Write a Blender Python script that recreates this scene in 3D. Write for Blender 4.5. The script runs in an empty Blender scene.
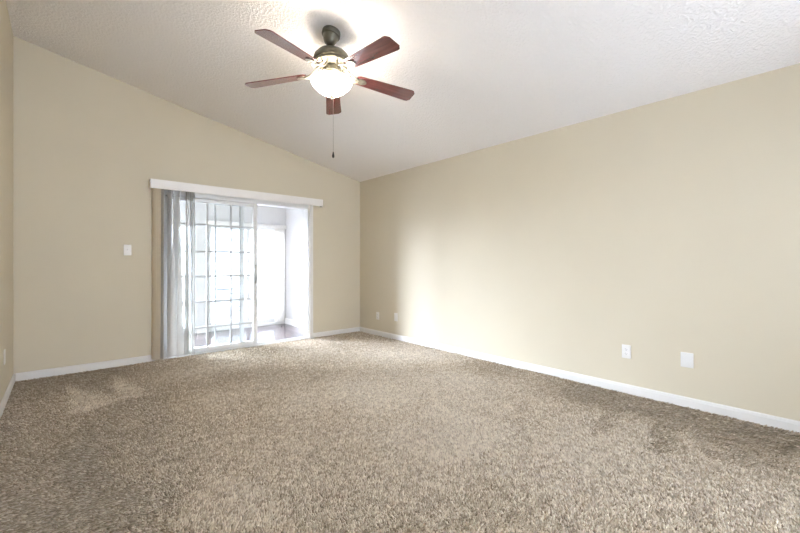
import bpy, bmesh, math, random
import numpy as np
from mathutils import Vector, Matrix

C = bpy.context.scene
COL = C.collection
random.seed(7)
RNG = np.random.default_rng(11)

# ------------------------------------------------------------------ room dimensions (metres; lens stands at x=0, y=0)
XL, XR, YB, YF = -0.342, 3.630, 5.095, -1.75
HR, HL = 2.429, 3.247                       # ceiling height over right and left wall
SL = (HL - HR) / (XR - XL)
def ceil_z(x): return HR + SL * (XR - x)
WT = 0.15                                   # wall thickness
DX0, DX1, DZ = 0.87, 2.715, 2.0             # patio door opening
SX0, SX1, SY = -1.5, 3.12, 6.75             # sunroom beyond the door
FX0, FX1, FZ = 1.79, 3.10, 1.74             # sunroom's own door opening
GX0, GX1 = -1.42, 1.61                      # glazed bay left of that door
RX0, RX1, RZ0, RZ1 = 0.45, 2.85, 0.75, 2.15  # added window in the wall behind the lens

# ------------------------------------------------------------------ camera
cam_d = bpy.data.cameras.new('camera')
cam = bpy.data.objects.new('camera', cam_d); COL.objects.link(cam)
cam.location = (0, 0, 1.12)
cam.rotation_euler = (math.pi / 2, 0, -math.atan(338 / 383))
cam_d.sensor_width = 36.0
cam_d.lens = 36.0 * 383.0 / 800.0
cam_d.shift_y = -3.9 / 800.0
cam_d.clip_start = 0.02; cam_d.clip_end = 200
C.camera = cam

# ------------------------------------------------------------------ light and exposure
SKY = 19.0
LAMP_W = 8.0
BOWL = 32.0
w = bpy.data.worlds.new('sky'); C.world = w; w.use_nodes = True
nt = w.node_tree; nt.nodes.clear()
wo = nt.nodes.new('ShaderNodeOutputWorld'); bg = nt.nodes.new('ShaderNodeBackground')
# hazy bright sky with a wide glow on the patio side, where the veiled sun stands
GLOW, GLOW_DIR, GLOW_EXP = 112.0, Vector((-.78, .60, .20)).normalized(), 2.4
geo = nt.nodes.new('ShaderNodeTexCoord'); dt = nt.nodes.new('ShaderNodeVectorMath'); dt.operation = 'DOT_PRODUCT'
dt.inputs[1].default_value = GLOW_DIR
nt.links.new(geo.outputs['Generated'], dt.inputs[0])
def wmath(op, a, b_):
    q = nt.nodes.new('ShaderNodeMath'); q.operation = op
    for i, v in enumerate((a, b_)):
        if isinstance(v, (int, float)): q.inputs[i].default_value = v
        else: nt.links.new(v, q.inputs[i])
    return q.outputs[0]
st = wmath('ADD', wmath('MULTIPLY', wmath('POWER', wmath('MAXIMUM', dt.outputs['Value'], 0.0), GLOW_EXP), GLOW), SKY)
bg.inputs[0].default_value = (0.735, 0.812, 0.985, 1); nt.links.new(st, bg.inputs[1])
nt.links.new(bg.outputs[0], wo.inputs[0])

def portal(name, loc, rot, sx, sy):
    l = bpy.data.lights.new(name, 'AREA'); l.shape = 'RECTANGLE'; l.size = sx; l.size_y = sy
    o = bpy.data.objects.new(name, l); COL.objects.link(o); o.location = loc; o.rotation_euler = rot
    l.cycles.is_portal = True
    return o
H = math.pi / 2
portal('added_window_light', ((RX0 + RX1) / 2, YF - WT - .02, (RZ0 + RZ1) / 2), (H, 0, math.pi), RX1 - RX0, RZ1 - RZ0)
portal('sunroom_door_light', ((FX0 + FX1) / 2, SY + .14, FZ / 2), (-H, 0, 0), FX1 - FX0, FZ)
portal('sunroom_bay_light', ((GX0 + GX1) / 2, SY + .14, FZ / 2), (-H, 0, 0), GX1 - GX0, FZ)

vs = C.view_settings
vs.view_transform = 'Standard'; vs.look = 'None'; vs.exposure = 0.40; vs.gamma = 1.0; vs.use_curve_mapping = False
cy = C.cycles
cy.use_denoising = True
cy.max_bounces = 14; cy.diffuse_bounces = 8; cy.glossy_bounces = 4; cy.transmission_bounces = 8; cy.transparent_max_bounces = 16
cy.sample_clamp_indirect = 6.0
cy.caustics_reflective = True; cy.caustics_refractive = False

# ------------------------------------------------------------------ materials
def mat(name, col, rough=0.6, metal=0.0, coat=0.0, spec=0.5):
    m = bpy.data.materials.new(name); m.use_nodes = True
    b = m.node_tree.nodes['Principled BSDF']
    b.inputs['Base Color'].default_value = (*col, 1); b.inputs['Roughness'].default_value = rough
    b.inputs['Metallic'].default_value = metal; b.inputs['Coat Weight'].default_value = coat
    b.inputs['Specular IOR Level'].default_value = spec
    return m
def nodes(m): return m.node_tree.nodes, m.node_tree.links, m.node_tree.nodes['Principled BSDF']
def noise(m, scale, detail=3, rough=.5, vec='Object'):
    n, l, b = nodes(m)
    tc = n.new('ShaderNodeTexCoord'); t = n.new('ShaderNodeTexNoise')
    t.inputs['Scale'].default_value = scale; t.inputs['Detail'].default_value = detail; t.inputs['Roughness'].default_value = rough
    l.new(tc.outputs[vec], t.inputs['Vector'])
    return t
def ramp(m, src, stops):
    n, l, b = nodes(m)
    r = n.new('ShaderNodeValToRGB')
    e = r.color_ramp.elements
    e[0].position, e[0].color = stops[0][0], (*stops[0][1], 1)
    e[1].position, e[1].color = stops[-1][0], (*stops[-1][1], 1)
    for p, c in stops[1:-1]:
        q = e.new(p); q.color = (*c, 1)
    l.new(src, r.inputs[0])
    return r
def bump(m, src, strength, dist):
    n, l, b = nodes(m)
    k = n.new('ShaderNodeBump'); k.inputs['Strength'].default_value = strength; k.inputs['Distance'].default_value = dist
    l.new(src, k.inputs['Height']); l.new(k.outputs[0], b.inputs['Normal'])
def varied(name, col, rough=.6, scale=6, amt=.04, bump_scale=0, bump_amt=0, **kw):
    m = mat(name, col, rough, **kw)
    t = noise(m, scale)
    lo = tuple(c * (1 - amt) for c in col); hi = tuple(min(1, c * (1 + amt)) for c in col)
    r = ramp(m, t.outputs[0], [(.3, lo), (.7, hi)])
    m.node_tree.links.new(r.outputs[0], m.node_tree.nodes['Principled BSDF'].inputs['Base Color'])
    if bump_scale:
        bump(m, noise(m, bump_scale, 4).outputs[0], bump_amt, .002)
    return m

M = {}
M['wall'] = varied('tan_wall_paint', (.595, .533, .41), .7, 2, .015, 260, .25, spec=.3)
M['trim'] = varied('white_trim_paint', (.72, .70, .67), .4, 5, .02)
M['door'] = varied('white_door_vinyl', (.74, .74, .73), .4, 5, .02)
M['bar'] = varied('grey_grid_bar', (.46, .46, .455), .45, 5, .02)
M['plate'] = varied('white_plastic', (.74, .72, .69), .35, 30, .02)
M['slot'] = varied('dark_slot', (.06, .055, .05), .6, 30, .1)
M['swall'] = varied('sunroom_pale_grey_paint', (.54, .53, .52), .7, 3, .02)
M['valance'] = varied('valance_vinyl', (.80, .775, .75), .45, 8, .02)
M['metal'] = varied('brushed_nickel', (.45, .43, .39), .35, 40, .08, metal=1.0)
M['bronze'] = varied('aged_pewter', (.11, .103, .078), .42, 30, .15, metal=.7)
M['iron'] = varied('pewter_bracket', (.24, .225, .18), .4, 30, .12, metal=.7)
M['knob'] = varied('dark_wood_knob', (.02, .015, .012), .4, 40, .2)
M['concrete'] = varied('pale_concrete', (.72, .71, .69), .9, 1.5, .06)
M['rail'] = varied('dark_bronze_rail', (.05, .05, .05), .5, 10, .1)
M['grey'] = varied('grey_outdoor_paint', (.22, .23, .245), .6, 6, .1)
M['backdrop_house'] = varied('backdrop_stucco', (.27, .265, .26), .9, 2, .05)
M['seal'] = varied('grey_seal', (.30, .31, .30), .6, 10, .05)

# ceiling: sprayed knock-down texture
m = mat('textured_ceiling', (.88, .85, .825), .9, spec=.2); M['ceil'] = m
t = noise(m, 55, 3, .55); r = ramp(m, t.outputs[0], [(.42, (0, 0, 0)), (.62, (1, 1, 1))]); bump(m, r.outputs[0], .55, .006)
# carpet
def carpet_mat(name, attr):
    m = mat(name, (.36, .30, .23), .95, spec=.1)
    n, l, b = nodes(m)
    if attr:
        a = n.new('ShaderNodeAttribute'); a.attribute_name = 'tint'; src = a.outputs['Fac']
    else:
        src = noise(m, 90, 2).outputs[0]
    r = ramp(m, src, [(0, (.215, .168, .11)), (.35, (.43, .355, .262)), (.7, (.63, .54, .42)), (1, (.80, .72, .59))])
    l.new(r.outputs[0], b.inputs['Base Color'])
    b.inputs['Sheen Weight'].default_value = .25; b.inputs['Sheen Roughness'].default_value = .5
    return m
M['pile'] = carpet_mat('carpet_yarn', True); M['backing'] = carpet_mat('carpet_backing', False)
# cherry blades
m = mat('cherry_veneer', (.14, .035, .03), .26, coat=.9); M['cherry'] = m
n, l, b = nodes(m)
tc = n.new('ShaderNodeTexCoord'); mp = n.new('ShaderNodeMapping'); mp.inputs['Scale'].default_value = (3, 40, 40)
t = n.new('ShaderNodeTexNoise'); t.inputs['Scale'].default_value = 1.0; t.inputs['Detail'].default_value = 5
l.new(tc.outputs['Object'], mp.inputs[0]); l.new(mp.outputs[0], t.inputs['Vector'])
r = ramp(m, t.outputs[0], [(.3, (.085, .022, .022)), (.7, (.19, .052, .048))]); l.new(r.outputs[0], b.inputs['Base Color'])
# sunroom floor: dark glossy wood-look tile
m = mat('dark_glossy_floor', (.10, .075, .075), .12, spec=.6); M['sfloor'] = m
n, l, b = nodes(m)
tc = n.new('ShaderNodeTexCoord'); bk = n.new('ShaderNodeTexBrick'); bk.inputs['Scale'].default_value = 3
bk.inputs['Color1'].default_value = (.11, .08, .085, 1); bk.inputs['Color2'].default_value = (.085, .065, .07, 1); bk.inputs['Mortar'].default_value = (.05, .045, .045, 1)
bk.inputs['Mortar Size'].default_value = .01
l.new(tc.outputs['Object'], bk.inputs['Vector']); l.new(bk.outputs[0], b.inputs['Base Color'])
# window glass (a thin sheet: clear with a Fresnel reflection)
m = bpy.data.materials.new('clear_glass'); m.use_nodes = True; M['glass'] = m
n = m.node_tree.nodes; l = m.node_tree.links; n.clear()
o_ = n.new('ShaderNodeOutputMaterial'); mx = n.new('ShaderNodeMixShader'); tr = n.new('ShaderNodeBsdfTransparent'); gl = n.new('ShaderNodeBsdfGlossy')
tr.inputs[0].default_value = (.97, .98, .975, 1); gl.inputs['Roughness'].default_value = .02
fr = n.new('ShaderNodeFresnel'); fr.inputs[0].default_value = 1.35
l.new(fr.outputs[0], mx.inputs[0]); l.new(tr.outputs[0], mx.inputs[1]); l.new(gl.outputs[0], mx.inputs[2]); l.new(mx.outputs[0], o_.inputs[0])
# vertical blind vanes
def vane_mat(name, col, trans, clear):
    m = bpy.data.materials.new(name); m.use_nodes = True
    n = m.node_tree.nodes; l = m.node_tree.links; n.clear()
    o_ = n.new('ShaderNodeOutputMaterial')
    d = n.new('ShaderNodeBsdfDiffuse'); d.inputs[0].default_value = (*col, 1)
    t = n.new('ShaderNodeBsdfTranslucent'); t.inputs[0].default_value = (*col, 1)
    tc = n.new('ShaderNodeTexCoord'); wv = n.new('ShaderNodeTexNoise'); wv.inputs['Scale'].default_value = 300
    l.new(tc.outputs['Object'], wv.inputs['Vector'])
    bp = n.new('ShaderNodeBump'); bp.inputs['Strength'].default_value = .2; bp.inputs['Distance'].default_value = .001
    l.new(wv.outputs[0], bp.inputs['Height']); l.new(bp.outputs[0], d.inputs['Normal'])
    a = n.new('ShaderNodeMixShader'); a.inputs[0].default_value = trans
    l.new(d.outputs[0], a.inputs[1]); l.new(t.outputs[0], a.inputs[2])
    tr = n.new('ShaderNodeBsdfTransparent'); b2 = n.new('ShaderNodeMixShader'); b2.inputs[0].default_value = clear
    l.new(a.outputs[0], b2.inputs[1]); l.new(tr.outputs[0], b2.inputs[2]); l.new(b2.outputs[0], o_.inputs[0])
    return m
M['vane'] = vane_mat('cream_vane', (.90, .845, .73), .35, 0.0)
M['sheer'] = vane_mat('sheer_white_vane', (.74, .72, .69), .25, .10)
M['svane'] = vane_mat('thin_white_vane', (.88, .86, .83), .50, .12)
# frosted lamp bowl that glows
m = bpy.data.materials.new('lit_frosted_glass'); m.use_nodes = True; M['bowl'] = m
n, l, b = nodes(m)
b.inputs['Base Color'].default_value = (.9, .88, .84, 1); b.inputs['Roughness'].default_value = .3
b.inputs['Emission Color'].default_value = (1, .93, .82, 1); b.inputs['Emission Strength'].default_value = BOWL

M['frost'] = varied('frosted_glass', (.85, .83, .80), .4, 20, .02)

# ------------------------------------------------------------------ mesh helpers
def box(bm, x0, x1, y0, y1, z0, z1, bev=0.0, seg=2):
    vs_ = [bm.verts.new((x, y, z)) for x in (x0, x1) for y in (y0, y1) for z in (z0, z1)]
    f = [(0, 1, 3, 2), (4, 6, 7, 5), (0, 4, 5, 1), (2, 3, 7, 6), (0, 2, 6, 4), (1, 5, 7, 3)]
    fs = [bm.faces.new([vs_[i] for i in q]) for q in f]
    if bev:
        es = list({e for q in fs for e in q.edges})
        bmesh.ops.bevel(bm, geom=es, offset=bev, segments=seg, profile=.5, affect='EDGES')
def prism(bm, pts, axis, a, b_):
    """closed outline pts (2-D) extruded along axis from a to b_"""
    def P(p, q):
        return {'x': (q, p[0], p[1]), 'y': (p[0], q, p[1]), 'z': (p[0], p[1], q)}[axis]
    A = [bm.verts.new(P(p, a)) for p in pts]; B = [bm.verts.new(P(p, b_)) for p in pts]
    n_ = len(pts)
    bm.faces.new(A); bm.faces.new(B[::-1])
    for i in range(n_): bm.faces.new((A[i], B[i], B[(i + 1) % n_], A[(i + 1) % n_]))
def lathe(bm, prof, seg=48, cap0=False, cap1=False, c=(0, 0)):
    rings = []
    for r_, z in prof:
        rings.append([bm.verts.new((c[0] + r_ * math.cos(2 * math.pi * k / seg), c[1] + r_ * math.sin(2 * math.pi * k / seg), z)) for k in range(seg)])
    for a, b_ in zip(rings, rings[1:]):
        for k in range(seg): bm.faces.new((a[k], a[(k + 1) % seg], b_[(k + 1) % seg], b_[k]))
    if cap0: bm.faces.new(rings[0][::-1])
    if cap1: bm.faces.new(rings[-1])
def tube(bm, pts, r_, seg=8):
    pts = [Vector(p) for p in pts]; rings = []
    for i, p in enumerate(pts):
        d = (pts[min(i + 1, len(pts) - 1)] - pts[max(i - 1, 0)]).normalized()
        u = d.cross(Vector((0, 0, 1)) if abs(d.z) < .9 else Vector((1, 0, 0))).normalized(); v = d.cross(u)
        rr = r_[i] if isinstance(r_, (list, tuple)) else r_
        rings.append([bm.verts.new(p + rr * (math.cos(2 * math.pi * k / seg) * u + math.sin(2 * math.pi * k / seg) * v)) for k in range(seg)])
    for a, b_ in zip(rings, rings[1:]):
        for k in range(seg): bm.faces.new((a[k], a[(k + 1) % seg], b_[(k + 1) % seg], b_[k]))
    bm.faces.new(rings[0][::-1]); bm.faces.new(rings[-1])
def obj(name, bm, material, parent=None, loc=(0, 0, 0), smooth=False, angle=40):
    bmesh.ops.recalc_face_normals(bm, faces=bm.faces)
    me = bpy.data.meshes.new(name); bm.to_mesh(me); bm.free()
    me.materials.append(material)
    if smooth:
        me.shade_smooth()
        me.set_sharp_from_angle(angle=math.radians(angle))
    o = bpy.data.objects.new(name, me); COL.objects.link(o); o.location = loc
    if parent: o.parent = parent
    return o
def boxes(name, lst, material, parent=None, bev=.002, loc=(0, 0, 0)):
    bm = bmesh.new()
    for q in lst: box(bm, *q, bev=bev)
    return obj(name, bm, material, parent, loc, smooth=bev > 0)
def tag(o, label=None, cat=None, group=None, kind=None):
    if label: o['label'] = label
    if cat: o['category'] = cat
    if group: o['group'] = group
    if kind: o['kind'] = kind
    return o
def empty(name, loc, label=None, cat=None, group=None, kind=None, rz=0):
    o = bpy.data.objects.new(name, None); COL.objects.link(o); o.location = loc; o.rotation_euler = (0, 0, rz)
    o.empty_display_size = .05
    return tag(o, label, cat, group, kind)
def struct(o, label, cat): return tag(o, label, cat, kind='structure')

# ------------------------------------------------------------------ room shell
bm = bmesh.new(); box(bm, XL - WT, XR + WT, YF - WT, YB + .06, -.15, 0)
struct(obj('floor', bm, M['backing']), 'floor under the beige carpet of the empty room', 'floor')
bm = bmesh.new()
prism(bm, [(XL - WT, ceil_z(XL - WT)), (XR + WT, ceil_z(XR + WT)), (XR + WT, ceil_z(XR + WT) + .15), (XL - WT, ceil_z(XL - WT) + .15)], 'y', YF - WT, YB + WT)
struct(obj('ceiling', bm, M['ceil']), 'sloping off-white textured ceiling above the fan', 'ceiling')
bm = bmesh.new(); box(bm, XL - WT, XL, YF - WT, YB + WT, 0, ceil_z(XL) + .01)
struct(obj('wall_left', bm, M['wall']), 'tan side wall below the high end of the ceiling', 'wall')
bm = bmesh.new(); box(bm, XR, XR + WT, YF - WT, YB + WT, 0, HR + .01)
struct(obj('wall_right', bm, M['wall']), 'long blank tan wall under the low end of the ceiling', 'wall')
bm = bmesh.new()
e = .01
prism(bm, [(XL, 0), (DX0, 0), (DX0, DZ), (DX1, DZ), (DX1, 0), (XR, 0), (XR, ceil_z(XR) + e), (XL, ceil_z(XL) + e)], 'y', YB, YB + WT)
struct(obj('wall_back', bm, M['wall']), 'tan end wall with the sliding patio door', 'wall')
bm = bmesh.new()
for q in ((XL, RX0, 0, 0), (RX1, XR, 0, 0)):
    prism(bm, [(q[0], 0), (q[1], 0), (q[1], ceil_z(q[1]) + e), (q[0], ceil_z(q[0]) + e)], 'y', YF - WT, YF)
prism(bm, [(RX0, 0), (RX1, 0), (RX1, RZ0), (RX0, RZ0)], 'y', YF - WT, YF)
prism(bm, [(RX0, RZ1), (RX1, RZ1), (RX1, ceil_z(RX1) + e), (RX0, ceil_z(RX0) + e)], 'y', YF - WT, YF)
struct(obj('wall_front', bm, M['wall']), 'tan wall with an added wide window facing the patio door', 'wall')

# baseboards: ogee-topped profile
def base_profile(): return [(0, 0), (.014, 0), (.014, .056), (.011, .064), (.011, .068), (.006, .077), (0, .079)]
def baseboard(name, a, b_, wall, label):
    bm = bmesh.new(); pr = base_profile()
    if wall == 'right': prism(bm, [(XR - p[0], p[1]) for p in pr], 'y', a, b_)
    if wall == 'left': prism(bm, [(XL + p[0], p[1]) for p in pr], 'y', a, b_)
    if wall == 'back': prism(bm, [(YB - p[0], p[1]) for p in pr], 'x', a, b_)
    if wall == 'front': prism(bm, [(YF + p[0], p[1]) for p in pr], 'x', a, b_)
    struct(obj(name, bm, M['trim'], smooth=True, angle=20), label, 'baseboard')
baseboard('baseboard_right', YF + .014, YB, 'right', 'white baseboard along the long blank wall')
baseboard('baseboard_left', YF + .014, YB, 'left', 'white baseboard along the short side wall')
baseboard('baseboard_back', XL + .014, .79, 'back', 'white baseboard between the side wall and the blinds')
baseboard('baseboard_back_corner', 2.785, XR - .014, 'back', 'short white baseboard between the patio door and the far corner')
baseboard('baseboard_front', XL, XR, 'front', 'white baseboard under the added window')

# added window behind the lens, brings daylight in from that side
w1 = empty('added_window', ((RX0 + RX1) / 2, YF - .08, RZ0), 'added white framed window, unseen, bringing daylight in opposite the patio door', 'window', kind='structure')
ox, oy, oz = w1.location
W_, H_ = RX1 - RX0, RZ1 - RZ0
boxes('window_frame', [(-W_/2, -W_/2+.05, -.03, .03, 0, H_), (W_/2-.05, W_/2, -.03, .03, 0, H_), (-W_/2+.05, W_/2-.05, -.03, .03, 0, .05), (-W_/2+.05, W_/2-.05, -.03, .03, H_-.05, H_), (-.025, .025, -.03, .03, .05, H_-.05)], M['door'], w1)
boxes('pane', [(-W_/2+.05, -.025, -.003, .003, .05, H_-.05)], M['glass'], w1, bev=0)
boxes('pane', [(.025, W_/2-.05, -.003, .003, .05, H_-.05)], M['glass'], w1, bev=0)
boxes('window_sill', [(-W_/2-.04, W_/2+.04, .03, .12, -.03, 0)], M['trim'], w1)

# ------------------------------------------------------------------ sunroom beyond the patio door
bm = bmesh.new(); box(bm, SX0 - .12, SX1 + .12, YB + .06, SY + .12, -.15, -.012)
struct(obj('floor_sunroom', bm, M['sfloor']), 'dark glossy floor beyond the patio door', 'floor')
bm = bmesh.new(); box(bm, SX0 - .12, SX1 + .12, YB + WT, SY + .12, 2.38, 2.5)
struct(obj('ceiling_sunroom', bm, M['swall']), 'white ceiling of the sunroom beyond the patio door', 'ceiling')
bm = bmesh.new(); box(bm, SX1, SX1 + .12, YB + WT, SY + .12, -.012, 2.39)
struct(obj('wall_sunroom_right', bm, M['swall']), 'white sunroom wall beyond the open half of the patio door', 'wall')
bm = bmesh.new()
prism(bm, [(SX0, -.012), (GX0, -.012), (GX0, FZ), (GX1, FZ), (GX1, -.012), (FX0, -.012), (FX0, FZ), (FX1, FZ), (FX1, -.012), (SX1, -.012), (SX1, 2.39), (SX0, 2.39)], 'y', SY, SY + .12)
struct(obj('wall_sunroom_far', bm, M['swall']), 'white sunroom wall around the bright outer door', 'wall')
bm = bmesh.new()
box(bm, SX0 - .12, SX0, YB + WT, SY + .12, -.012, 2.39)
struct(obj('wall_sunroom_left', bm, M['swall']), 'white sunroom end wall behind the blinds', 'wall')
bm = bmesh.new()
prism(bm, [(SX1, -.012), (SX1 - .014, -.012), (SX1 - .014, .075), (SX1 - .008, .09), (SX1, .092)], 'y', YB + WT, SY)
struct(obj('baseboard_sunroom_right', bm, M['trim']), 'white baseboard in the sunroom right of the outer door', 'baseboard')
bm = bmesh.new()
prism(bm, [(SY, -.012), (SY - .014, -.012), (SY - .014, .075), (SY - .008, .09), (SY, .092)], 'x', GX1, FX0)
struct(obj('baseboard_sunroom_far', bm, M['trim']), 'short white baseboard on the post beside the outer door', 'baseboard')

# outer door of the sunroom
d2 = empty('door_2', (FX0, SY + .06, 0), 'white sliding outer door of the sunroom, bright with daylight', 'door', kind='structure')
fw = FX1 - FX0
boxes('door_frame', [(0, .05, -.05, .05, -.012, FZ), (fw-.05, fw, -.05, .05, -.012, FZ), (.05, fw-.05, -.05, .05, FZ-.05, FZ), (.05, fw-.05, -.05, .05, -.012, .03)], M['door'], d2)
p2 = boxes('door_panel', [(fw/2-.03, fw/2+.03, -.02, .02, .03, FZ-.05), (.05, fw-.05, -.018, .018, .03, .11)], M['door'], d2)
boxes('pane', [(.05, fw/2-.03, -.003, .003, .11, FZ-.05)], M['glass'], p2, bev=0)
boxes('pane', [(fw/2+.03, fw-.05, -.003, .003, .11, FZ-.05)], M['glass'], p2, bev=0)

# glazed bay left of the outer door
d3 = empty('window_2', (GX0, SY + .06, 0), 'tall white framed glazing of the sunroom behind the drawn blinds', 'window', kind='structure')
gw = GX1 - GX0
fr3 = [(0, .05, -.05, .05, -.012, FZ), (gw-.05, gw, -.05, .05, -.012, FZ), (.05, gw-.05, -.05, .05, FZ-.05, FZ), (.05, gw-.05, -.05, .05, -.012, .05)]
mull = [.05] + [gw * k / 3 for k in (1, 2)] + [gw - .05]
fr3 += [(q-.025, q+.025, -.04, .04, .05, FZ-.05) for q in mull[1:-1]]
boxes('window_frame', fr3, M['door'], d3)
for a, b_ in zip(mull, mull[1:]):
    boxes('pane', [(a + (.025 if a > .06 else 0), b_ - (.025 if b_ < gw - .06 else 0), -.003, .003, .05, FZ-.05)], M['glass'], d3, bev=0)

# ------------------------------------------------------------------ outdoors
bm = bmesh.new(); box(bm, -30, 40, SY + .13, 40, -.2, -.04)
struct(obj('ground', bm, M['concrete']), 'pale sunlit ground outside the sunroom', 'ground')

# ------------------------------------------------------------------ patio door (door_1)
d1 = empty('door_1', (DX0, YB, 0), 'white sliding patio door with grid panes, half open', 'door', kind='structure')
J = .055
def D(x0, x1, y0, y1, z0, z1): return (x0 - DX0, x1 - DX0, y0 - YB, y1 - YB, z0, z1)
boxes('door_frame', [D(DX0, DX0 + .022, YB + .004, YB + WT - .005, 0, DZ), D(DX1 - .012, DX1, YB + .004, YB + WT - .005, 0, DZ),
                     D(DX0 + .022, DX1 - .012, YB + .004, YB + WT - .005, 1.905, DZ)], M['door'], d1)
boxes('threshold', [D(DX0 + .022, DX1 - .012, YB + .01, YB + WT, 0, .018), D(DX0 + .022, DX1 - .012, YB + .05, YB + .056, .018, .03), D(DX0 + .022, DX1 - .012, YB + .10, YB + .106, .018, .03)], M['door'], d1)
boxes('casing', [D(DX1 + .002, DX1 + .062, YB - .016, YB, 0, DZ + .02), D(DX1 - .004, DX1 + .068, YB - .022, YB, 0, .085)], M['trim'], d1)
def panel(name, x0, x1, yc, bars_x, st=.05):
    z0, z1 = .03, 1.903
    p = boxes(name, [D(x0, x0 + st, yc - .018, yc + .018, z0, z1), D(x1 - st, x1, yc - .018, yc + .018, z0, z1),
                     D(x0 + st, x1 - st, yc - .018, yc + .018, z0, .075), D(x0 + st, x1 - st, yc - .018, yc + .018, 1.862, z1)], M['door'], d1)
    g = boxes('pane', [D(x0 + st, x1 - st, yc - .003, yc + .003, .075, 1.862)], M['glass'], p, bev=0)
    for bx in bars_x:
        boxes('grid_bar', [D(bx - .010, bx + .010, yc - .008, yc + .008, .075, 1.862)], M['bar'], p, bev=.001)
    for bz in (1.588, 1.257, .950, .635, .318):
        boxes('grid_bar', [D(x0 + st, x1 - st, yc - .0075, yc + .0075, bz - .010, bz + .010)], M['bar'], p, bev=.001)
    return p
pf = panel('fixed_panel', DX0 + .022, 1.815, YB + .112, (1.185, 1.462), .05)
ps = panel('sliding_panel', .985, 1.975, YB + .062, (1.358, 1.636), .055)
boxes('gasket', [D(1.752, 1.765, YB + .088, YB + .0935, .075, 1.862)], M['seal'], pf, bev=0)
bm = bmesh.new()
hx, hy_ = 1.948 - DX0, .062 - .018
tube(bm, [(hx, hy_, .86), (hx, hy_ - .03, .875), (hx, hy_ - .035, .93), (hx, hy_ - .035, 1.0), (hx, hy_ - .03, 1.055), (hx, hy_, 1.07)], .007)
box(bm, hx - .014, hx + .014, hy_ - .006, hy_, .84, 1.09, .002)
tag(obj('door_handle', bm, M['metal'], ps, smooth=True), 'grey pull handle on the stile')

# ------------------------------------------------------------------ vertical blinds
def vane_bm(h, width, a_top, a_bot, thick=.0009, nz=16, nu=6, sweep=.006, kick=0.0):
    """vane hanging from z=0 down; angle 0 = flat along the wall, 90 = edge-on to it"""
    bm = bmesh.new(); g = [[], []]
    for i in range(nz + 1):
        t_ = i / nz; a = math.radians(a_top + (a_bot - a_top) * t_ ** 1.3); z = -h * t_
        for s in (0, 1):
            row = []
            for k in range(nu + 1):
                u = (k / nu - .5) * width; v = sweep * (1 - (2 * k / nu - 1) ** 2) + (s - .5) * thick
                x = u * math.cos(a) - v * math.sin(a) + kick * t_ * t_; y = u * math.sin(a) + v * math.cos(a)
                row.append(bm.verts.new((x, y, z)))
            g[s].append(row)
    for s in (0, 1):
        for i in range(nz):
            for k in range(nu):
                bm.faces.new((g[s][i][k], g[s][i][k + 1], g[s][i + 1][k + 1], g[s][i + 1][k]))
    for i in range(nz):
        for k in (0, nu):
            bm.faces.new((g[0][i][k], g[1][i][k], g[1][i + 1][k], g[0][i + 1][k]))
    for i in (0, nz):
        for k in range(nu):
            bm.faces.new((g[0][i][k], g[0][i][k + 1], g[1][i][k + 1], g[1][i][k]))
    return bm
vb = empty('vertical_blind', (.735, YB - .055, 0), 'vertical blind under a white valance, stacked at one side of the patio door', 'blind')
bm = bmesh.new(); vx1 = 2.905 - .735
pts = [(0, -.045), (vx1 - .03, -.045)]
for k in range(1, 7):
    a = math.pi / 2 * k / 6; pts.append((vx1 - .03 + .03 * math.sin(a), -.015 - .03 * math.cos(a)))
inner = [(vx1 - .006, -.015), (vx1 - .012, -.027), (vx1 - .03, -.039), (.006, -.039), (.006, .055), (0, .055)]
pts = [(0, -.045), (vx1 - .03, -.045)] + pts[2:] + [(vx1, .055), (vx1 - .006, .055)] + inner
bmv = bmesh.new(); prism(bmv, pts, 'z', 1.948, 2.050)
tag(obj('valance', bmv, M['valance'], vb, smooth=True, angle=25), 'long off-white valance with one rounded end')
boxes('headrail', [(.02, vx1 - .03, -.022, .022, 1.975, 2.015)], M['trim'], vb)
spec = [(.777, 112, 110, 'vane'), (.790, 114, 112, 'vane'), (.803, 110, 113, 'vane'), (.817, 114, 110, 'vane'), (.853, 100, 104, 'sheer'),
        (.915, 66, 50, 'sheer'), (.937, 68, 42, 'sheer'), (.965, 76, 25, 'sheer'), (1.030, 80, 12, 'sheer'),
        (1.098, 70, 40, 'sheer'), (1.118, 72, 56, 'sheer'), (1.142, 78, 68, 'sheer'), (1.163, 66, 66, 'sheer'), (1.186, 80, 76, 'sheer')]
for i, (x, a0, a1, mm) in enumerate(spec):
    bm = vane_bm(1.93, .089, a0, a1, kick=RNG.uniform(-.008, .008))
    v = obj('vane', bm, M[mm], vb, (x - .735, 0, 1.965), smooth=True)
    c = boxes('vane_clip', [(-.006, .006, -.004, .004, -.002, .012)], M['trim'], v, bev=.001)
    if mm == 'sheer': v['label'] = 'sheer grey white vane lit through from outdoors'
    else: v['label'] = 'cream vane at the outer end of the stack'

sb = empty('vertical_blind', (FX0 - .04, SY - .05, 0), 'white vertical blind in the sunroom, drawn back beside its outer door', 'blind')
boxes('valance', [(0, SX1 - .02 - FX0 + .04, -.045, -.035, 1.735, 1.80), (0, .01, -.035, .045, 1.735, 1.80)], M['trim'], sb)
for i in range(5):
    x = 2.91 + .036 * i
    v = obj('vane', vane_bm(1.70, .085, 32, 32 if i % 2 else 42), M['svane'], sb, (x - FX0 + .04, 0, 1.74), smooth=True)

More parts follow.
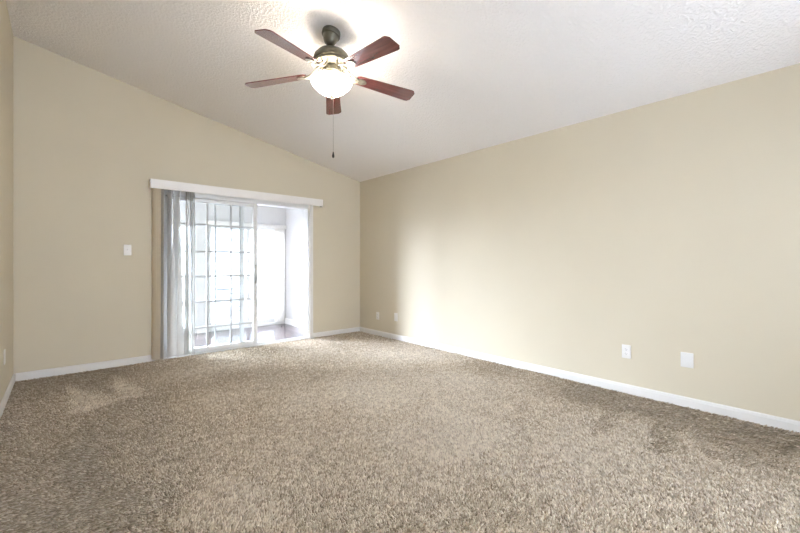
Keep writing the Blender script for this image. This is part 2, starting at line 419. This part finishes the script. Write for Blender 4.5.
# ------------------------------------------------------------------ wall plates
def plate_mesh(name, wdt, hgt, parent):
    bm = bmesh.new(); box(bm, -wdt / 2, wdt / 2, -.006, 0, -hgt / 2, hgt / 2, .003, 3)
    return obj(name, bm, M['plate'], parent, smooth=True)
def duplex(loc, rz, label):
    r_ = empty('wall_outlet', loc, label, 'outlet', rz=rz)
    plate_mesh('cover_plate', .07, .115, r_)
    for s in (-1, 1):
        bm = bmesh.new()
        pts_ = []
        for k in range(24):
            a = 2 * math.pi * k / 24; pts_.append((.0175 * math.cos(a), max(-.0125, min(.0125, .0175 * math.sin(a))) + s * .0195))
        prism(bm, pts_, 'y', -.008, -.005)
        f = obj('socket_face', bm, M['plate'], r_)
        boxes('socket_slot', [(-.008, -.006, -.0086, -.0078, s * .0195 - .001, s * .0195 + .008)], M['slot'], f, bev=0)
        boxes('socket_slot', [(.006, .008, -.0086, -.0078, s * .0195 - .001, s * .0195 + .006)], M['slot'], f, bev=0)
        bm = bmesh.new(); prism(bm, [(.0025 * math.cos(a), .0025 * math.sin(a) + s * .0195 - .007) for a in np.linspace(0, 2 * math.pi, 10, endpoint=False)], 'y', -.0086, -.0078)
        obj('socket_slot', bm, M['slot'], f)
    bm = bmesh.new(); lathe(bm, [(.0001, .0018), (.002, .0015), (.003, 0)], 12)
    s_ = obj('screw', bm, M['plate'], r_, (0, -.0055, 0)); s_.rotation_euler = (math.pi / 2, 0, 0)
    return r_
def blank(loc, rz, label, wdt=.075, hgt=.115, name='blank_wall_plate'):
    r_ = empty(name, loc, label, 'wall plate', rz=rz)
    plate_mesh('cover_plate', wdt, hgt, r_)
    for s in (-1, 1):
        bm = bmesh.new(); lathe(bm, [(.0001, .0018), (.002, .0015), (.003, 0)], 12)
        q = obj('screw', bm, M['plate'], r_, (0, -.0055, s * hgt * .36)); q.rotation_euler = (math.pi / 2, 0, 0)
    return r_
R_ = -math.pi / 2           # plate faces -x
duplex((XR, 1.178, .358), R_, 'white double socket near the middle of the long blank wall, beside a blank plate')
blank((XR, .753, .366), R_, 'larger blank white wall plate on the long wall, right of the double socket', .082, .115)
blank((XR, 4.20, .331), R_, 'narrow white wall plate in the bright patch of the long wall near the corner', .072, .118)
duplex((XR, 4.625, .305), R_, 'small white socket closest to the far room corner, at the shade edge')
blank((XL, 4.32, .378), -R_, 'white wall plate seen edge-on above the baseboard of the short side wall')
sw = empty('light_switch', (.535, YB, 1.257), 'white toggle light switch on the tan end wall beside the blinds', 'switch')
plate_mesh('cover_plate', .07, .118, sw)
bm = bmesh.new(); box(bm, -.005, .005, -.009, -.005, -.012, .012, .001); obj('toggle_surround', bm, M['plate'], sw)
bm = bmesh.new(); prism(bm, [(-.006, -.004), (-.018, .004), (-.019, .010), (-.006, .006)], 'x', -.0035, .0035); obj('toggle', bm, M['plate'], sw)

# ------------------------------------------------------------------ ceiling fan
FXc, FYc = 1.526, 2.509
zc = ceil_z(FXc)
BZ = 2.556 - zc                               # blade level at the hub, from the canopy
fan = empty('ceiling_fan', (FXc, FYc, zc), 'five-blade ceiling fan with cherry blades and a lit glass bowl', 'ceiling fan')
def L(prof, name, material, parent=fan, loc=(0, 0, 0), cap0=False, cap1=False, seg=56, angle=35):
    bm = bmesh.new(); lathe(bm, prof, seg, cap0, cap1); return obj(name, bm, material, parent, loc, smooth=True, angle=angle)
cn = L([(.010, .002), (.066, .002), (.069, -.004), (.070, -.030), (.066, -.037), (.058, -.040), (.056, -.050), (.049, -.075), (.036, -.098), (.020, -.110), (.012, -.112)], 'canopy', M['bronze'], cap0=True, cap1=True)
cn.rotation_euler = (0, math.atan(SL), 0)           # sits square to the sloping ceiling
L([(.0125, -.10), (.0125, -.130)], 'downrod', M['bronze'], cap0=True, cap1=True, seg=20)
L([(.014, -.122), (.024, -.124), (.030, -.134), (.070, -.143), (.105, -.160), (.128, -.185), (.136, -.212), (.136, -.226), (.130, -.231), (.132, -.240), (.126, -.250), (.085, -.266), (.055, -.270)],
  'motor_housing', M['bronze'], cap0=True, cap1=True)
L([(.055, -.268), (.070, -.276), (.072, -.312), (.052, -.322), (.050, -.342), (.078, -.352), (.076, -.366), (.03, -.370)], 'light_fitter', M['bronze'], cap0=True, cap1=True)
# blade outline, along +x from the hub
def blade_bm():
    bm = bmesh.new(); th = .006; rows = []
    N = 26; r0, r1 = .195, .690
    for i in range(N + 1):
        t_ = i / N; x = r0 + (r1 - r0) * t_
        wd = .050 + .022 * t_
        if x > r1 - .04: wd *= .62 + .38 * math.sqrt(max(0, 1 - ((x - r1 + .04) / .04) ** 2))
        if x < r0 + .03: wd *= .70 + .30 * math.sqrt(max(0, 1 - ((r0 + .03 - x) / .03) ** 2))
        rows.append([(x, s * wd, z) for s, z in ((-1, -th / 2), (1, -th / 2), (1, th / 2), (-1, th / 2))])
    rings = [[bm.verts.new(p) for p in q] for q in rows]
    for a, b_ in zip(rings, rings[1:]):
        for k in range(4): bm.faces.new((a[k], a[(k + 1) % 4], b_[(k + 1) % 4], b_[k]))
    bm.faces.new(rings[0][::-1]); bm.faces.new(rings[-1])
    return bm
PITCH, DROOP = math.radians(-11), math.radians(4.2)
def iron_bm():
    bm = bmesh.new()
    # two curved arms from the motor to a rounded paddle under the blade root
    for s in (-1, 1):
        tube(bm, [(.085, s * .018, .045), (.118, s * .032, .018), (.150, s * .038, -.008), (.185, s * .030, -.010), (.215, s * .012, -.009)], [.009, .008, .007, .007, .008], 8)
    pts_ = []
    for k in range(28):
        a = 2 * math.pi * k / 28; pts_.append((.235 + .045 * math.cos(a), .030 * math.sin(a)))
    prism(bm, pts_, 'z', -.011, -.004)
    for (x, y) in ((.215, 0), (.250, .014), (.250, -.014)):
        lathe(bm, [(.0045, -.011), (.0035, -.014), (.0005, -.0148)], 10, c=(x, y))
    return bm
B0 = None
for k in range(5):
    ang = math.radians(57 - 72 * k)
    if B0 is None:
        B0 = obj('blade', blade_bm(), M['cherry'], fan, (0, 0, BZ), smooth=True)
        I0 = obj('blade_iron', iron_bm(), M['iron'], B0, smooth=True)
        I0['label'] = 'pewter bracket holding the blade'
        o = B0
    else:
        o = B0.copy(); COL.objects.link(o); o.parent = fan
        i_ = I0.copy(); COL.objects.link(i_); i_.parent = o
    o.rotation_euler = (Matrix.Rotation(ang, 3, 'Z') @ Matrix.Rotation(DROOP, 3, 'Y') @ Matrix.Rotation(PITCH, 3, 'X')).to_euler()
# bowl
bw = [(.150, -.370), (.153, -.376), (.150, -.390), (.137, -.412), (.106, -.441), (.072, -.465), (.046, -.477), (.018, -.483)]
bwi = [(r_ - .005, z + .003) for r_, z in bw[::-1]]
bwi[0] = (.012, -.479)
gb = L(bw + bwi, 'glass_bowl', M['bowl'], angle=60)
gb.data.materials.append(M['frost'])               # plain frosted glass on the inside of the bowl
for p in gb.data.polygons:
    c_ = p.center
    if p.normal.dot(Vector((c_.x, c_.y, c_.z + .30))) < 0: p.material_index = 1
L([(.0005, -.480), (.012, -.482), (.016, -.489), (.013, -.496), (.007, -.501), (.008, -.507), (.004, -.513), (.0005, -.515)], 'finial', M['iron'], seg=20)
L([(.004, -.366), (.004, -.484)], 'bowl_stem', M['iron'], cap0=True, cap1=True, seg=10)
bm = bmesh.new()
z = -.490; zend = 1.955 - zc
tube(bm, [(0, 0, z), (0, 0, zend)], .0012, 6)
zz = z
while zz > zend:
    lathe(bm, [(.0003, zz), (.0019, zz - .0012), (.0019, zz - .0026), (.0003, zz - .0038)], 6); zz -= .0052
pc = obj('pull_chain', bm, M['metal'], fan, (.009, -.008, 0), smooth=True)
L([(.0005, zend + .002), (.004, zend), (.006, zend - .012), (.0095, zend - .030), (.0075, zend - .042), (.0005, zend - .046)], 'pull_knob', M['knob'], pc, seg=16)
ld = bpy.data.lights.new('fan_bulb', 'POINT'); ld.energy = LAMP_W; ld.color = (1.0, .90, .78); ld.shadow_soft_size = .035
for k in range(3):
    lo = bpy.data.objects.new('fan_bulb', ld); COL.objects.link(lo); lo.parent = fan
    a = math.radians(20 + 120 * k); lo.location = (.10 * math.cos(a), .10 * math.sin(a), -.405)

# ------------------------------------------------------------------ things outdoors, pale through the glare
rl = empty('patio_railing', (2.3, 8.6, -.04), 'thin dark metal railing outdoors, pale in the glare beyond the sunroom', 'railing')
boxes('top_rail', [(0, 4.2, -.02, .02, .80, .83)], M['rail'], rl)
boxes('bottom_rail', [(0, 4.2, -.015, .015, .10, .125)], M['rail'], rl)
for k in range(4):
    boxes('post', [(k * 1.39, k * 1.39 + .04, -.02, .02, 0, .86)], M['rail'], rl)
for k in range(42):
    x = .08 + k * .1
    boxes('baluster', [(x - .007, x + .007, -.007, .007, .125, .80)], M['rail'], rl, bev=0)
bx = empty('storage_bench', (2.62, 7.9, -.04), 'grey slatted box standing outdoors behind the grid panes', 'bench')
for k in range(7):
    boxes('slat', [(-.45, .45, -.22, .22, .06 + k * .085, .06 + k * .085 + .075)], M['grey'], bx, bev=.004)
boxes('lid', [(-.47, .47, -.24, .24, .66, .70)], M['grey'], bx, bev=.004)
for sx in (-.42, .38):
    for sy in (-.2, .16):
        boxes('leg', [(sx, sx + .04, sy, sy + .04, 0, .06)], M['grey'], bx, bev=0)

nh = empty('backdrop_house', (5.6, 11.5, -.04), 'added backdrop building that tones down the daylight beyond the sunroom', 'backdrop_house')  # added backdrop, dims the outdoor glare behind the grid panes
bm = bmesh.new(); box(bm, -4.2, 5.0, 0, 3, 0, 2.8)
for k in range(14): box(bm, -4.2, 5.0, -.018, 0, k * .2, k * .2 + .185)
obj('wall', bm, M['backdrop_house'], nh)
bm = bmesh.new(); prism(bm, [(-.4, 2.7), (3.4, 2.7), (1.5, 3.8)], 'x', -4.6, 5.4); obj('roof', bm, M['seal'], nh)
for k in range(3):
    f = boxes('window', [(-2.6 + 2.4 * k, -1.5 + 2.4 * k, -.06, -.018, 1.2, 2.6)], M['trim'], nh)
    boxes('pane', [(-2.52 + 2.4 * k, -1.58 + 2.4 * k, -.068, -.06, 1.28, 2.52)], M['grey'], f, bev=0)

# ------------------------------------------------------------------ carpet pile: tufts with vacuum tracks
def smooth(a, b_, x):
    t_ = np.clip((x - a) / (b_ - a), 0, 1); return t_ * t_ * (3 - 2 * t_)
def vnoise(x, y, s, seed):
    g = np.random.default_rng(seed).random((64, 64)); x = x * s + 100; y = y * s + 100
    xi, yi = np.floor(x).astype(int), np.floor(y).astype(int); fx, fy = x - xi, y - yi
    fx = fx * fx * (3 - 2 * fx); fy = fy * fy * (3 - 2 * fy)
    G = lambda i, j: g[i % 64, j % 64]
    return (G(xi, yi) * (1 - fx) + G(xi + 1, yi) * fx) * (1 - fy) + (G(xi, yi + 1) * (1 - fx) + G(xi + 1, yi + 1) * fx) * fy
F_ = np.array([math.sin(math.atan(338 / 383)), math.cos(math.atan(338 / 383))])
def tri(x, y, p):
    """inside test of a triangle or quad p (list of corners, any order around)"""
    s = np.ones(len(x), bool); n_ = len(p)
    area = sum(p[i][0] * p[(i + 1) % n_][1] - p[(i + 1) % n_][0] * p[i][1] for i in range(n_))
    sg = 1 if area > 0 else -1
    for i in range(n_):
        (ax, ay), (bx_, by) = p[i], p[(i + 1) % n_]
        s &= sg * ((bx_ - ax) * (y - ay) - (by - ay) * (x - ax)) > 0
    return s
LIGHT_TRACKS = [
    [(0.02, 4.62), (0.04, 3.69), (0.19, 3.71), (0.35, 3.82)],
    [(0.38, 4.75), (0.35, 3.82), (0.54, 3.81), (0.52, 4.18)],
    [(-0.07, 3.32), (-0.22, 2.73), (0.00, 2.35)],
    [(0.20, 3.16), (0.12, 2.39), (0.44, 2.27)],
    [(0.58, 2.25), (0.35, 1.83), (0.68, 1.52), (0.74, 1.86)],
    [(2.17, 2.10), (1.50, 1.90), (1.57, 1.37), (2.30, 1.39)]]
DARK_TRACKS = [
    [(3.60, 1.28), (3.56, 1.05), (2.54, 0.99), (2.74, 1.10)],
    [(3.56, 1.00), (3.58, 0.72), (2.67, 0.58), (2.53, 0.70)],
    [(3.55, 0.72), (3.57, 0.14), (2.90, 0.12), (2.71, 0.48)],
    [(0.01, 3.45), (-0.01, 2.42), (0.12, 2.41)]]
def nap(x, y):
    """-1 = nap brushed one way, +1 = the other; vacuum strokes, and darker towards the left wall"""
    v = .9 * (vnoise(x, y, .9, 3) - .5) + .7 * (vnoise(x, y, 2.1, 5) - .5)
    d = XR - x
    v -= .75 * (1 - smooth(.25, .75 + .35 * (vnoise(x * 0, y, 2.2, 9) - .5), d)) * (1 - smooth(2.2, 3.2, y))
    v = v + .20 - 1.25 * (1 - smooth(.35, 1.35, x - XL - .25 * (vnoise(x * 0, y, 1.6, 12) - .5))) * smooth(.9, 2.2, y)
    jx = x + .08 * (vnoise(x, y, 5, 51) - .5) + RNG.normal(0, .022, len(x)); jy = y + .08 * (vnoise(x, y, 5, 52) - .5) + RNG.normal(0, .022, len(x))
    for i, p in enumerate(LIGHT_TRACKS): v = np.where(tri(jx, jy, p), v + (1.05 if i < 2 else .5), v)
    for p in DARK_TRACKS: v = np.where(tri(jx, jy, p), np.minimum(v, -.15) - .45, v)
    return np.clip(v, -1, 1)
def pile():
    xs, ys, ws = [], [], []
    for (d0, d1, sp) in ((.9, 2.6, .0088), (2.6, 4.0, .0108), (4.0, 8.0, .0145)):
        gx = np.arange(XL + .015, XR - .015, sp); gy = np.arange(-1.0, YB - .018, sp)
        X, Y = np.meshgrid(gx, gy); X = X.ravel() + RNG.uniform(-.45, .45, X.size) * sp; Y = Y.ravel() + RNG.uniform(-.45, .45, Y.size) * sp
        dep = F_[0] * X + F_[1] * Y
        lat = F_[1] * X - F_[0] * Y
        k = (dep >= d0) & (dep < d1) & (np.abs(lat) < dep * 1.10 + .25) & (X > XL + .012) & (X < XR - .012) & (Y < YB - .010)
        k &= ~((X > DX1 - .01) & (X < DX1 + .075) & (Y > YB - .026))
        xs.append(X[k]); ys.append(Y[k]); ws.append(np.full(k.sum(), sp))
    x = np.concatenate(xs); y = np.concatenate(ys); sp = np.concatenate(ws); n_ = len(x)
    v = nap(x, y)
    clump = vnoise(x, y, 58, 21) - .5; clump2 = vnoise(x, y, 58, 22) - .5
    lx = 1.6 * F_[0] * v + 1.3 * clump + RNG.normal(0, .28, n_)
    ly = 1.6 * F_[1] * v + 1.3 * clump2 + RNG.normal(0, .28, n_)
    h = .0150 * (1 + .35 * (vnoise(x, y, 55, 31) - .5)) * RNG.uniform(.85, 1.12, n_)
    ph = RNG.uniform(0, 2 * np.pi, n_); r0 = sp * .48; r1 = sp * .52
    verts = np.zeros((n_, 9, 3)); 
    for ring, (t_, rr) in enumerate(((0, r0), (.62, r1))):
        cx_ = x + lx * h * t_ ** 1.4; cy_ = y + ly * h * t_ ** 1.4; cz = h * t_ / np.sqrt(1 + .35 * (lx ** 2 + ly ** 2)) 
        for k in range(4):
            verts[:, ring * 4 + k, 0] = cx_ + rr * np.cos(ph + k * np.pi / 2)
            verts[:, ring * 4 + k, 1] = cy_ + rr * np.sin(ph + k * np.pi / 2)
            verts[:, ring * 4 + k, 2] = cz
    verts[:, 8, 0] = x + lx * h; verts[:, 8, 1] = y + ly * h; verts[:, 8, 2] = h / np.sqrt(1 + .35 * (lx ** 2 + ly ** 2)) + .001
    verts[:, :, 0] = np.clip(verts[:, :, 0], XL + .0142, XR - .0142); verts[:, :, 1] = np.minimum(verts[:, :, 1], YB - .0142)
    quads = np.array([[k, (k + 1) % 4, 4 + (k + 1) % 4, 4 + k] for k in range(4)]).ravel()
    tris = np.array([[4 + k, 4 + (k + 1) % 4, 8] for k in range(4)]).ravel()
    base = (np.arange(n_) * 9)[:, None]
    loops = np.concatenate([base + quads[None, :], base + tris[None, :]], axis=1).ravel().astype(np.int32)
    sizes = np.tile(np.array([4] * 4 + [3] * 4), n_); starts = np.concatenate([[0], np.cumsum(sizes)[:-1]]).astype(np.int32)
    me = bpy.data.meshes.new('carpet')
    me.vertices.add(n_ * 9); me.vertices.foreach_set('co', verts.reshape(-1).astype(np.float32))
    me.loops.add(len(loops)); me.loops.foreach_set('vertex_index', loops)
    me.polygons.add(len(sizes)); me.polygons.foreach_set('loop_start', starts)
    me.update(calc_edges=True); me.validate()
    a = me.attributes.new('tint', 'FLOAT', 'POINT')
    tint = np.clip(.545 + .21 * v + .55 * (vnoise(x, y, 75, 41) - .5) + .18 * (vnoise(x, y, 28, 43) - .5) + RNG.normal(0, .26, n_) * np.clip(1.35 - .22 * (F_[0] * x + F_[1] * y), .45, 1), 0, 1)  # light and dark of the brushed nap also painted into the tint
    a.data.foreach_set('value', np.clip(np.repeat(tint, 9) + np.tile(np.array([.05] * 8 + [-.46]), n_), 0, 1).astype(np.float32))  # tips painted darker to strengthen the nap's light and dark
    me.polygons.foreach_set('use_smooth', np.ones(len(sizes), bool))
    me.materials.append(M['pile'])
    o = bpy.data.objects.new('carpet', me); COL.objects.link(o)
    print('tufts', n_)
    return tag(o, 'mottled beige cut-pile carpet with vacuum tracks covering the whole room', 'carpet', kind='stuff')
pile()
